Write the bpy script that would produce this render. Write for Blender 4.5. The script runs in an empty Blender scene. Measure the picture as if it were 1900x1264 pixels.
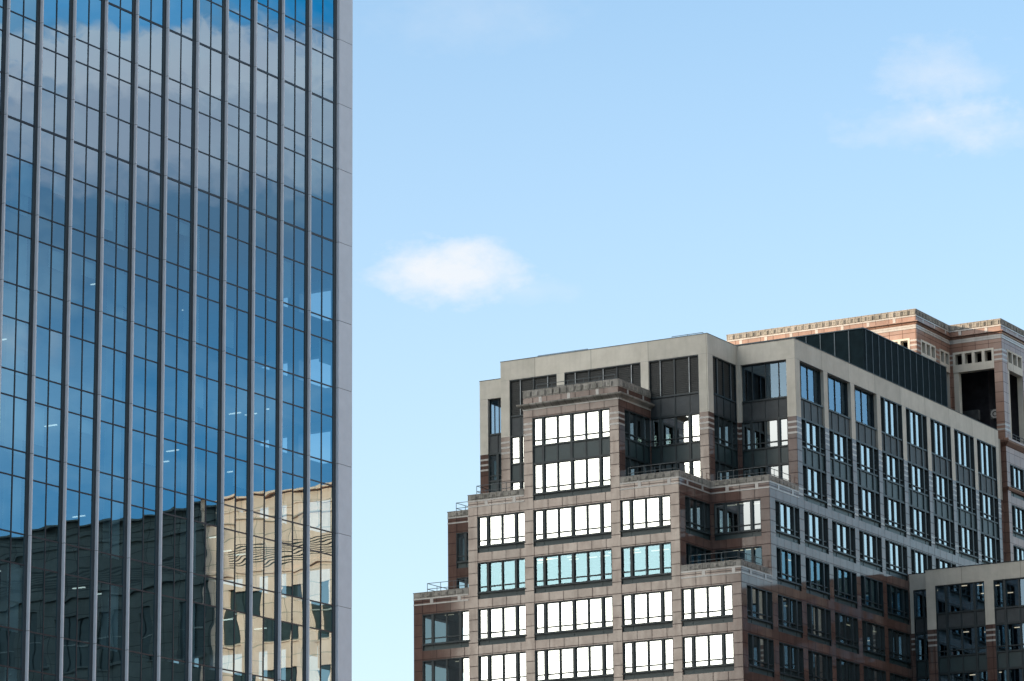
import bpy, math, random
from mathutils import Matrix, Vector
random.seed(7)
R = math.radians
S = bpy.context.scene
COL = S.collection

# ------------------------------------------------------------------ camera
F_PX, PITCH, ROLL, YAW = 6437.0, R(13.382), R(0.548), R(30.0148)
Xd = (math.cos(YAW), -math.sin(YAW)); Yd = (math.sin(YAW), math.cos(YAW))
def cam_vec(X, Z, Y=1.0):
    x = X*math.cos(ROLL)+Z*math.sin(ROLL); z = -X*math.sin(ROLL)+Z*math.cos(ROLL)
    d = (x, Y*math.cos(PITCH)-z*math.sin(PITCH), Y*math.sin(PITCH)+z*math.cos(PITCH))
    return Vector((d[0]*Xd[0]+d[1]*Xd[1], d[0]*Yd[0]+d[1]*Yd[1], d[2]))
def px_dir(px, py):
    return cam_vec((px-950)/F_PX, -(py-632)/F_PX).normalized()
right = cam_vec(1, 0, 0).normalized(); up = cam_vec(0, 1, 0).normalized(); fwd = cam_vec(0, 0, 1).normalized()
cd = bpy.data.cameras.new('camera'); cam = bpy.data.objects.new('camera', cd); COL.objects.link(cam)
M = Matrix((right, up, -fwd)).transposed().to_4x4(); M.translation = Vector((0, 0, 1.7))
cam.matrix_world = M
cd.sensor_width = 36; cd.lens = F_PX/1900*36; cd.clip_start = 0.5; cd.clip_end = 20000
S.camera = cam

# ------------------------------------------------------------------ sun, sky
SUN = Vector((-0.70, -0.70, 0.193)).normalized()
sl = bpy.data.lights.new('sun', 'SUN'); sl.energy = 5.0; sl.angle = R(0.5); sl.color = (1.0, 0.76, 0.54)
so = bpy.data.objects.new('sun', sl); COL.objects.link(so)
so.rotation_mode = 'QUATERNION'; so.rotation_quaternion = SUN.to_track_quat('Z', 'Y')
so.location = (0, -50, 200)
S.view_settings.view_transform = 'Standard'; S.view_settings.look = 'None'
S.view_settings.gamma = 1; S.view_settings.exposure = 0.70

W = bpy.data.worlds.new('World'); S.world = W; W.use_nodes = True
nt = W.node_tree; N = nt.nodes; Lk = nt.links
for n in list(N): N.remove(n)
def nd(tree, typ, **kw):
    n = tree.nodes.new(typ)
    for k, v in kw.items(): setattr(n, k, v)
    return n
def math_n(tree, op, a, b=None, c=None, clamp=False):
    n = tree.nodes.new('ShaderNodeMath'); n.operation = op; n.use_clamp = clamp
    for i, v in enumerate((a, b, c)):
        if v is None: continue
        if isinstance(v, (int, float)): n.inputs[i].default_value = v
        else: tree.links.new(v, n.inputs[i])
    return n.outputs[0]
wo = nd(nt, 'ShaderNodeOutputWorld'); bg = nd(nt, 'ShaderNodeBackground')
sky = nd(nt, 'ShaderNodeTexSky'); sky.sky_type = 'NISHITA'; sky.sun_disc = False
sky.sun_elevation = math.asin(SUN.z); sky.sun_rotation = math.atan2(SUN.x, SUN.y)
sky.air_density = 1.0; sky.dust_density = 0.6; sky.ozone_density = 1.5
bg.inputs['Strength'].default_value = 0.15
tc = nd(nt, 'ShaderNodeTexCoord')
def dotn(vec):
    n = nd(nt, 'ShaderNodeVectorMath', operation='DOT_PRODUCT'); Lk.new(tc.outputs['Generated'], n.inputs[0])
    n.inputs[1].default_value = vec; return n.outputs['Value']
def wnoise(scale, detail=6, rough=0.55, offs=(0, 0, 0), zs=1.0):
    mp = nd(nt, 'ShaderNodeMapping'); Lk.new(tc.outputs['Generated'], mp.inputs['Vector'])
    mp.inputs['Location'].default_value = offs; mp.inputs['Scale'].default_value = (1, 1, zs)
    n = nd(nt, 'ShaderNodeTexNoise'); n.inputs['Scale'].default_value = scale
    n.inputs['Detail'].default_value = detail; n.inputs['Roughness'].default_value = rough
    Lk.new(mp.outputs[0], n.inputs['Vector']); return n.outputs['Fac']
def cloud_mask(center, ra, rb, noise, soft=0.6, namp=1.3, power=1.0, box=False):
    """soft elliptical cloud around a direction; ra, rb angular half sizes (radians)"""
    c = center.normalized(); e1 = Vector((0, 0, 1)).cross(c).normalized(); e2 = c.cross(e1)
    a = math_n(nt, 'DIVIDE', dotn(e1), ra); b = math_n(nt, 'DIVIDE', dotn(e2), rb)
    r2 = math_n(nt, 'ADD', math_n(nt, 'MULTIPLY', a, a), math_n(nt, 'MULTIPLY', b, b))
    r = math_n(nt, 'SQRT', r2)
    if box: r = math_n(nt, 'MAXIMUM', math_n(nt, 'ABSOLUTE', a), math_n(nt, 'ABSOLUTE', b))
    front = math_n(nt, 'GREATER_THAN', dotn(c), 0.0)
    v = math_n(nt, 'SUBTRACT', 1.0, r)
    v = math_n(nt, 'ADD', v, math_n(nt, 'MULTIPLY', math_n(nt, 'SUBTRACT', noise, 0.5), namp))
    v = math_n(nt, 'DIVIDE', v, soft, clamp=True)
    v = math_n(nt, 'SMOOTH_MIN', v, 1.0, 0.1)
    if power != 1.0: v = math_n(nt, 'POWER', v, power)
    return math_n(nt, 'MULTIPLY', v, front, clamp=True)
def mixc(fac, a, b, blend='MIX'):
    n = nd(nt, 'ShaderNodeMix', data_type='RGBA', blend_type=blend)
    if isinstance(fac, (int, float)): n.inputs[0].default_value = fac
    else: Lk.new(fac, n.inputs[0])
    for s, v in ((n.inputs[6], a), (n.inputs[7], b)):
        if isinstance(v, tuple): s.default_value = v
        else: Lk.new(v, s)
    return n.outputs[2]
nzf = wnoise(75, 9, 0.62, zs=1.7)
nzm = wnoise(12, 7, 0.55, offs=(3.1, 0, 0), zs=1.8)
SKY_TINT = (1.10, 1.31, 1.40, 1)
col = mixc(1.0, sky.outputs[0], SKY_TINT, 'MULTIPLY')
hz = math_n(nt, 'DIVIDE', math_n(nt, 'SUBTRACT', 0.42, dotn((0, 0, 1))), 0.42, clamp=True)
HAZE = (3.65, 3.66, 4.05, 1)
WHITE = (3.9, 3.95, 4.05, 1)
GLOW = (7.5, 7.4, 7.2, 1)
# general milky veil toward the horizon
col = mixc(math_n(nt, 'MULTIPLY', hz, 0.60), col, HAZE)
# clouds in the direct view
for (px_, py_, ra_, rb_, soft_, amp_, op_) in ((838, 505, 0.027, 0.0105, 0.8, 1.5, 0.80), (800, 515, 0.016, 0.006, 1.0, 1.3, 0.4), (850, 470, 0.012, 0.005, 0.9, 1.3, 0.5), (975, 540, 0.018, 0.0045, 1.4, 1.4, 0.30),
        (1725, 225, 0.027, 0.0095, 1.3, 1.9, 0.45), (1745, 140, 0.022, 0.013, 1.2, 1.9, 0.40), (1840, 240, 0.018, 0.008, 1.3, 1.8, 0.4), (880, 30, 0.034, 0.013, 1.8, 2.0, 0.22)):
    col = mixc(math_n(nt, 'MULTIPLY', cloud_mask(px_dir(px_, py_), ra_, rb_, nzf, soft_, amp_), op_), col, WHITE)
# broken cloud over the quarter that the left tower mirrors (right of the view)
def refl(px, py):
    d = px_dir(px, py); n_ = Vector((math.cos(R(1.2557)), -math.sin(R(1.2557)), 0)); return d-2*d.dot(n_)*n_
GREYC = (3.2, 2.75, 3.15, 1); DEEP = (0.05, 1.75, 3.7, 1); MIDB = (0.22, 1.30, 2.6, 1); DULL = (1.0, 1.32, 1.85, 1)
col = mixc(math_n(nt, 'MULTIPLY', cloud_mask(refl(320, 640), 0.16, 0.22, nzm, 0.5, 0.3), 0.9), col, MIDB)
col = mixc(math_n(nt, 'MULTIPLY', cloud_mask(refl(320, 400), 0.13, 0.052, nzm, 0.8, 0.4), 0.85), col, DULL)
col = mixc(math_n(nt, 'MULTIPLY', cloud_mask(refl(330, 215), 0.10, 0.026, nzf, 0.55, 1.0), 0.95), col, GREYC)
col = mixc(math_n(nt, 'MULTIPLY', cloud_mask(refl(300, 110), 0.09, 0.012, nzf, 0.4, 1.6), 0.8), col, (4.7, 3.7, 3.9, 1))
col = mixc(cloud_mask(refl(225, -5), 0.026, 0.011, nzf, 0.30, 1.5), col, DEEP)
col = mixc(math_n(nt, 'MULTIPLY', cloud_mask(refl(560, -10), 0.028, 0.008, nzf, 0.30, 1.6), 0.9), col, DEEP)
col = mixc(math_n(nt, 'MULTIPLY', cloud_mask(refl(20, 640), 0.012, 0.008, nzf, 0.9, 1.0), 0.5), col, GREYC)
# bright hazy cloud around the low sun, behind the camera
gl = cloud_mask(Vector((-0.41, -0.91, 0.38)), 0.42, 0.62, nzm, 0.40, 0.30)
col = mixc(gl, col, GLOW)
col = mixc(cloud_mask(Vector((-0.33, -0.75, 0.66)), 0.50, 0.48, nzm, 0.4, 0.3), col, (15, 14.6, 14, 1))  # brighter patch added higher up to light the front faces
# dazzling box-shaped patch added to the sky, mirrored by the block's front
core = cloud_mask(Vector((-math.sin(R(29.1))*math.cos(R(3.2)), -math.cos(R(29.1))*math.cos(R(3.2)), math.sin(R(3.2)))), 0.047, 0.162, nzf, 0.06, 0.12, box=True)
col = mixc(core, col, (34, 32, 28, 1))
# cloud bank added out of view, high right, to brighten the side walls
gr = cloud_mask(Vector((0.93, -0.10, 0.45)), 0.85, 0.50, nzm, 0.6, 0.6)
col = mixc(math_n(nt, 'MULTIPLY', gr, 0.9), col, (6.9, 6.8, 6.6, 1))
Lk.new(col, bg.inputs['Color']); Lk.new(bg.outputs[0], wo.inputs[0])

# ------------------------------------------------------------------ materials
MATS = {}
def new_mat(name):
    m = bpy.data.materials.new(name); m.use_nodes = True; MATS[name] = m
    for n in list(m.node_tree.nodes): m.node_tree.nodes.remove(n)
    return m, m.node_tree
def noise_n(t, vec, scale, detail=5, rough=0.55, dims='3D', w=None):
    n = t.nodes.new('ShaderNodeTexNoise'); n.noise_dimensions = dims
    n.inputs['Scale'].default_value = scale; n.inputs['Detail'].default_value = detail; n.inputs['Roughness'].default_value = rough
    t.links.new(vec, n.inputs['Vector'])
    if w is not None: t.links.new(w, n.inputs['W'])
    return n.outputs['Fac']
def ramp(t, fac, stops):
    n = t.nodes.new('ShaderNodeValToRGB'); t.links.new(fac, n.inputs[0]); cr = n.color_ramp
    while len(cr.elements) < len(stops): cr.elements.new(0.5)
    for e, (p, c) in zip(cr.elements, stops): e.position = p; e.color = (*c, 1)
    return n.outputs[0]
def mixm(t, fac, a, b, blend='MIX'):
    n = t.nodes.new('ShaderNodeMix'); n.data_type = 'RGBA'; n.blend_type = blend
    if isinstance(fac, (int, float)): n.inputs[0].default_value = fac
    else: t.links.new(fac, n.inputs[0])
    for s, v in ((n.inputs[6], a), (n.inputs[7], b)):
        if isinstance(v, tuple): s.default_value = (*v, 1) if len(v) == 3 else v
        else: t.links.new(v, s)
    return n.outputs[2]
def stone(name, dark, light, joint=None, jw=1.39, jh=1.0, jm=0.03, rough=0.75, blotch=0.5, streak=0.25, speck=0.1, off=(0, 0.95), slab=0.14, spec=0.3, bump=0.25):
    m, t = new_mat(name)
    tcn = t.nodes.new('ShaderNodeTexCoord'); o = tcn.outputs['Object']
    big = noise_n(t, o, 0.55, 6, 0.65); fine = noise_n(t, o, 9, 4, 0.7)
    mp = t.nodes.new('ShaderNodeMapping'); t.links.new(o, mp.inputs[0]); mp.inputs['Scale'].default_value = (2.2, 2.2, 0.28)
    st = noise_n(t, mp.outputs[0], 1.3, 5, 0.6)
    c = ramp(t, big, [(0.5-blotch/2, dark), (0.5+blotch/2, light)])
    c = mixm(t, math_n(t, 'MULTIPLY', math_n(t, 'SUBTRACT', st, 0.48, clamp=True), streak*5, clamp=True), c, tuple(x*0.55 for x in dark))
    c = mixm(t, math_n(t, 'MULTIPLY', math_n(t, 'SUBTRACT', fine, 0.35, clamp=True), speck*4, clamp=True), c, tuple(min(1, x*1.25) for x in light))
    sx = t.nodes.new('ShaderNodeSeparateXYZ'); t.links.new(o, sx.inputs[0])
    cb = t.nodes.new('ShaderNodeCombineXYZ'); t.links.new(sx.outputs[0], cb.inputs[0]); t.links.new(math_n(t, 'ADD', sx.outputs[2], off[1]), cb.inputs[1])
    br = t.nodes.new('ShaderNodeTexBrick'); t.links.new(cb.outputs[0], br.inputs[0])
    br.offset = 0.0; br.squash = 1.0; br.inputs['Scale'].default_value = 1; br.inputs['Mortar Size'].default_value = jm
    br.inputs['Brick Width'].default_value = jw; br.inputs['Row Height'].default_value = jh; br.inputs['Mortar Smooth'].default_value = 0.2
    br.inputs['Bias'].default_value = 0.0
    br.inputs['Color1'].default_value = (1-slab, 1-slab, 1-slab, 1); br.inputs['Color2'].default_value = (1+slab*.7, 1+slab*.65, 1+slab*.6, 1); br.inputs['Mortar'].default_value = (1, 1, 1, 1)
    c = mixm(t, 0.8, c, br.outputs['Color'], 'MULTIPLY')
    if joint: c = mixm(t, math_n(t, 'MULTIPLY', br.outputs['Fac'], 0.8), c, joint)
    b = t.nodes.new('ShaderNodeBsdfPrincipled'); t.links.new(c, b.inputs['Base Color']); b.inputs['Roughness'].default_value = rough
    sf = math_n(t, 'MULTIPLY', math_n(t, 'ADD', 0.35, math_n(t, 'MULTIPLY', st, 1.3)), math_n(t, 'SUBTRACT', 1.0, math_n(t, 'MULTIPLY', br.outputs['Fac'], 0.9)))
    sf = math_n(t, 'MULTIPLY', sf, math_n(t, 'ADD', 0.5, big)); t.links.new(math_n(t, 'MULTIPLY', sf, spec), b.inputs['Specular IOR Level'])
    bp = t.nodes.new('ShaderNodeBump'); bp.inputs['Strength'].default_value = bump; bp.inputs['Distance'].default_value = 0.02
    t.links.new(fine, bp.inputs['Height']); t.links.new(bp.outputs[0], b.inputs['Normal'])
    out = t.nodes.new('ShaderNodeOutputMaterial'); t.links.new(b.outputs[0], out.inputs[0])
    return m
def plain(name, color, rough=0.5, metal=0.0, var=0.25, scale=1.5, spec=0.5, emit=None):
    m, t = new_mat(name)
    tcn = t.nodes.new('ShaderNodeTexCoord'); nz = noise_n(t, tcn.outputs['Object'], scale, 5, 0.6)
    c = ramp(t, nz, [(0.3, tuple(x*(1-var) for x in color)), (0.7, tuple(min(1, x*(1+var)) for x in color))])
    b = t.nodes.new('ShaderNodeBsdfPrincipled'); t.links.new(c, b.inputs['Base Color'])
    b.inputs['Roughness'].default_value = rough; b.inputs['Metallic'].default_value = metal; b.inputs['Specular IOR Level'].default_value = spec
    if emit: b.inputs['Emission Color'].default_value = (*emit[0], 1); b.inputs['Emission Strength'].default_value = emit[1]
    out = t.nodes.new('ShaderNodeOutputMaterial'); t.links.new(b.outputs[0], out.inputs[0]); return m
def glass(name, tint, base, trans, wave=0.0003, wscale=(1.0, 1.0, 1.0), rough=0.0, det=1.5):
    """coated facade glass: mirror share rising with Fresnel, the rest looks into the room"""
    m, t = new_mat(name)
    tcn = t.nodes.new('ShaderNodeTexCoord'); oi = t.nodes.new('ShaderNodeObjectInfo')
    mp = t.nodes.new('ShaderNodeMapping'); t.links.new(tcn.outputs['Object'], mp.inputs[0]); mp.inputs['Scale'].default_value = wscale
    geo = t.nodes.new('ShaderNodeNewGeometry')
    w = math_n(t, 'ADD', math_n(t, 'MULTIPLY', oi.outputs['Random'], 37.0), math_n(t, 'MULTIPLY', geo.outputs['Random Per Island'], 91.0))
    nz = noise_n(t, mp.outputs[0], 0.8, det, 0.4, '4D', w)
    bp = t.nodes.new('ShaderNodeBump'); bp.inputs['Strength'].default_value = 1.0; bp.inputs['Distance'].default_value = wave
    t.links.new(nz, bp.inputs['Height'])
    vd = t.nodes.new('ShaderNodeVectorMath'); vd.operation = 'DOT_PRODUCT'; t.links.new(geo.outputs['Incoming'], vd.inputs[0]); t.links.new(geo.outputs['Normal'], vd.inputs[1])
    om = math_n(t, 'SUBTRACT', 1.0, math_n(t, 'ABSOLUTE', vd.outputs['Value']), clamp=True)
    fres = math_n(t, 'ADD', 0.045, math_n(t, 'MULTIPLY', math_n(t, 'POWER', om, 4.0), 0.955))
    fac = math_n(t, 'ADD', base, math_n(t, 'MULTIPLY', fres, 1-base), clamp=True)
    gls = t.nodes.new('ShaderNodeBsdfGlossy'); gls.inputs['Roughness'].default_value = rough
    gls.inputs['Color'].default_value = (*tint, 1); t.links.new(bp.outputs[0], gls.inputs['Normal'])
    tr = t.nodes.new('ShaderNodeBsdfTransparent'); tr.inputs[0].default_value = (*trans, 1)
    mx = t.nodes.new('ShaderNodeMixShader'); t.links.new(fac, mx.inputs[0]); t.links.new(tr.outputs[0], mx.inputs[1]); t.links.new(gls.outputs[0], mx.inputs[2])
    out = t.nodes.new('ShaderNodeOutputMaterial'); t.links.new(mx.outputs[0], out.inputs[0]); return m

stone('granite', (0.074, 0.042, 0.034), (0.126, 0.080, 0.066), joint=(0.03, 0.02, 0.02), blotch=0.5, streak=0.35, jm=0.035, slab=0.25, rough=0.07, spec=0.45, bump=0.006)
stone('red_granite', (0.17, 0.092, 0.065), (0.25, 0.15, 0.11), joint=(0.07, 0.045, 0.04), blotch=0.5, streak=0.2, jm=0.03, slab=0.2, rough=0.3, spec=0.5, bump=0.05)
stone('limestone', (0.42, 0.395, 0.335), (0.58, 0.55, 0.475), joint=(0.22, 0.21, 0.18), jw=5.62, jh=50, jm=0.03, blotch=0.5, streak=0.15, speck=0.03)
stone('pale_stone', (0.30, 0.29, 0.27), (0.40, 0.385, 0.36), joint=(0.25, 0.24, 0.22), jw=1.39, jh=50, jm=0.02, streak=0.3, speck=0.03, rough=0.25, spec=0.5, bump=0.05)
stone('weathered_stone', (0.15, 0.145, 0.125), (0.33, 0.31, 0.28), joint=(0.08, 0.08, 0.07), jw=0.7, jh=50, jm=0.03, streak=0.6, blotch=0.3)
stone('frieze_stone', (0.17, 0.17, 0.14), (0.30, 0.29, 0.25), jw=9, jh=50, jm=0.0, streak=0.5, blotch=0.3)
plain('dark_metal', (0.010, 0.020, 0.024), 0.45, 0.0, spec=0.4)
plain('spandrel', (0.020, 0.040, 0.044), 0.4, 0.0, var=0.15, spec=0.4)
plain('spandrel_grey', (0.040, 0.048, 0.052), 0.5, 0.0, var=0.2, spec=0.3)
plain('louvre', (0.040, 0.043, 0.042), 0.6, 0.0, var=0.15, spec=0.3)
plain('pale_mullion', (0.22, 0.24, 0.25), 0.4, 0.4)
plain('screen_panel', (0.008, 0.017, 0.021), 0.9, 0.0, spec=0.1)
plain('screen_fin', (0.06, 0.085, 0.10), 0.5, 0.2)
plain('rail_metal', (0.09, 0.10, 0.10), 0.45, 0.4)
plain('fin_metal', (0.62, 0.645, 0.70), 0.45, 0.0, var=0.05, spec=0.4)
plain('column_white', (0.75, 0.76, 0.76), 0.8, var=0.05)
plain('tower_frame', (0.020, 0.032, 0.042), 0.35)
plain('tower_joint', (0.010, 0.012, 0.018), 0.4)
plain('interior', (0.060, 0.065, 0.065), 0.9, var=0.3, spec=0.1)
plain('interior_pale', (0.16, 0.17, 0.17), 0.9, var=0.2, spec=0.1)
plain('void', (0.018, 0.018, 0.022), 0.9, var=0.3, spec=0.1)
plain('roof_felt', (0.14, 0.14, 0.13), 0.9, var=0.3)
plain('ground_paving', (0.09, 0.09, 0.085), 0.9, var=0.3, scale=0.05)
plain('pale_grille', (0.30, 0.30, 0.285), 0.7, var=0.15)
plain('lamp_light', (0.8, 0.8, 0.7), 0.5, emit=((1.0, 0.86, 0.62), 0.55))
plain('lamp_small', (0.8, 0.8, 0.7), 0.5, emit=((1.0, 0.95, 0.82), 1.0))
glass('glass', (0.86, 0.92, 0.92), 0.42, (0.34, 0.42, 0.42), 0.0004)
glass('glass_blue', (0.50, 0.83, 1.0), 0.085, (0.55, 0.62, 0.62), 0.00015)
glass('glass_clear', (0.45, 0.66, 0.84), 0.20, (0.86, 0.92, 0.96), 0.0001)
glass('tower_glass', (0.52, 0.82, 0.95), 0.50, (0.42, 0.60, 0.68), 0.0026, (0.55, 0.9, 1.1), det=0.3)

# ------------------------------------------------------------------ mesh helper
class MB:
    def __init__(s): s.v = []; s.f = []; s.m = []
    def quad(s, a, b, c, d, mat):
        i = len(s.v); s.v += [a, b, c, d]; s.f.append((i, i+1, i+2, i+3)); s.m.append(mat)
    def box(s, x0, x1, y0, y1, z0, z1, mat, skip=''):
        i = len(s.v)
        s.v += [(x0, y0, z0), (x1, y0, z0), (x1, y1, z0), (x0, y1, z0), (x0, y0, z1), (x1, y0, z1), (x1, y1, z1), (x0, y1, z1)]
        for k, f in (('b', (3, 2, 1, 0)), ('t', (4, 5, 6, 7)), ('f', (0, 1, 5, 4)), ('k', (2, 3, 7, 6)), ('r', (1, 2, 6, 5)), ('l', (3, 0, 4, 7))):
            if k in skip: continue
            s.f.append(tuple(i+q for q in f)); s.m.append(mat)
    def tube(s, a, b, r, mat, n=6):
        a = Vector(a); b = Vector(b); d = (b-a).normalized(); h = Vector((0, 0, 1)) if abs(d.z) < .9 else Vector((1, 0, 0))
        e = d.cross(h).normalized(); g = d.cross(e); i = len(s.v)
        for p in (a, b):
            for k in range(n):
                t = 2*math.pi*k/n; s.v.append(tuple(p+e*r*math.cos(t)+g*r*math.sin(t)))
        for k in range(n):
            s.f.append((i+k, i+(k+1) % n, i+n+(k+1) % n, i+n+k)); s.m.append(mat)
        s.f.append(tuple(i+k for k in range(n))[::-1]); s.m.append(mat)
        s.f.append(tuple(i+n+k for k in range(n))); s.m.append(mat)
    def mesh(s, name):
        me = bpy.data.meshes.new(name); me.from_pydata(s.v, [], s.f)
        names = sorted(set(s.m)); idx = {n: i for i, n in enumerate(names)}
        for n in names: me.materials.append(MATS[n])
        me.polygons.foreach_set('material_index', [idx[q] for q in s.m]); me.update(); return me
def link(name, mb, parent=None, loc=(0, 0, 0), rz=0.0, me=None):
    o = bpy.data.objects.new(name, me or mb.mesh(name)); COL.objects.link(o)
    o.parent = parent; o.location = loc; o.rotation_euler = (0, 0, rz); return o
def thing(name, label, cat, loc, rz=0, group=None):
    o = bpy.data.objects.new(name, None); COL.objects.link(o); o.location = loc; o.rotation_euler = (0, 0, rz)
    o['label'] = label; o['category'] = cat
    if group: o['group'] = group
    return o
def sweep(mb, path, prof, mat, closed=False):
    """profile (out, z) swept along a plan path with mitres; outward is to the right of travel"""
    n = len(path); P = [Vector(p) for p in path]; offs = []
    for i in range(n):
        a = P[i]-P[i-1] if (i > 0 or closed) else None; b = P[(i+1) % n]-P[i] if (i < n-1 or closed) else None
        na = Vector((a.y, -a.x)).normalized() if a is not None else None; nb = Vector((b.y, -b.x)).normalized() if b is not None else None
        if na is None: o = nb
        elif nb is None: o = na
        else: o = (na+nb)/(1+na.dot(nb))
        offs.append(o)
    rng = range(n) if closed else range(n-1)
    for i in rng:
        j = (i+1) % n
        for (o0, z0), (o1, z1) in zip(prof[:-1], prof[1:]):
            a = P[i]+offs[i]*o0; b = P[j]+offs[j]*o0; c = P[j]+offs[j]*o1; d = P[i]+offs[i]*o1
            mb.quad((a.x, a.y, z0), (b.x, b.y, z0), (c.x, c.y, z1), (d.x, d.y, z1), mat)

# ------------------------------------------------------------------ facade grid
LIME = {'limestone'}
def gridwall(u0, u1, z0, z1, rects, base='granite', jd=0.5):
    us = {u0, u1}; zs = {z0, z1}
    for r in rects:
        for q in r[0:2]:
            if u0 < q < u1: us.add(round(q, 4))
        for q in r[2:4]:
            if z0 < q < z1: zs.add(round(q, 4))
    us = sorted(us); zs = sorted(zs)
    def cell(i, j):
        if i < 0 or j < 0 or i >= len(us)-1 or j >= len(zs)-1: return 'edge'
        u = (us[i]+us[i+1])/2; z = (zs[j]+zs[j+1])/2; c = (base, 0.0)
        for r in rects:
            if r[0] < u < r[1] and r[2] < z < r[3]: c = r[4]
        return c
    G = {(i, j): cell(i, j) for i in range(-1, len(us)) for j in range(-1, len(zs))}
    out = {'granite_wall': MB(), 'limestone_facing': MB()}
    def grp(m): return out['limestone_facing' if m in LIME else 'granite_wall']
    for i in range(len(us)-1):
        for j in range(len(zs)-1):
            c = G[i, j]
            if c is None: continue
            m, d = c; a, b, p, q = us[i], us[i+1], zs[j], zs[j+1]; mb = grp(m)
            mb.quad((a, d, p), (b, d, p), (b, d, q), (a, d, q), m)
            for (di, dj, e0, e1) in ((-1, 0, (a, p), (a, q)), (1, 0, (b, q), (b, p)), (0, -1, (b, p), (a, p)), (0, 1, (a, q), (b, q))):
                o = G[i+di, j+dj]
                if o == 'edge':
                    if d >= 0: continue
                    od = 0.0
                else: od = jd if o is None else o[1]
                if od <= d: continue
                mb.quad((e0[0], d, e0[1]), (e1[0], d, e1[1]), (e1[0], od, e1[1]), (e0[0], od, e0[1]), m)
    return out
def components(mb):
    par = {}
    def find(a):
        while par[a] != a: par[a] = par[par[a]]; a = par[a]
        return a
    key = [tuple(round(c, 3) for c in v) for v in mb.v]
    for k in key: par.setdefault(k, k)
    for f in mb.f:
        r0 = find(key[f[0]])
        for q in f[1:]: par[find(key[q])] = r0
    # T-junctions along straight edges are already cut by the common grid, so shared corners are enough
    out = {}
    for f, m in zip(mb.f, mb.m):
        c = out.setdefault(find(key[f[0]]), MB()); i = len(c.v); c.v += [mb.v[q] for q in f]; c.f.append(tuple(range(i, i+len(f)))); c.m.append(m)
    return list(out.values())
A, B, LFT = 0.0, R(90), R(-90)
def put_wall(parent, side, plane, u0, u1, z0, z1, rects, base='granite', jd=0.5):
    """side A: faces -y at y=plane, u=x.  side B: faces +x at x=plane, u=y.  side L: faces -x, u=-y (given in y)"""
    if side == 'L':
        u0, u1 = -u1, -u0; rects = [(-r[1], -r[0], r[2], r[3], r[4]) for r in rects]
    for name, mb in [(n_, c_) for n_, m_ in gridwall(u0, u1, z0, z1, rects, base, jd).items() for c_ in components(m_)]:
        if mb.f:
            loc = (0, plane, ZB) if side == 'A' else (plane, 0, ZB)
            link(name, mb, parent, loc, {'A': A, 'B': B, 'L': LFT}[side])
ZB = 47.977            # local z = 0 is this high above the ground

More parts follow.
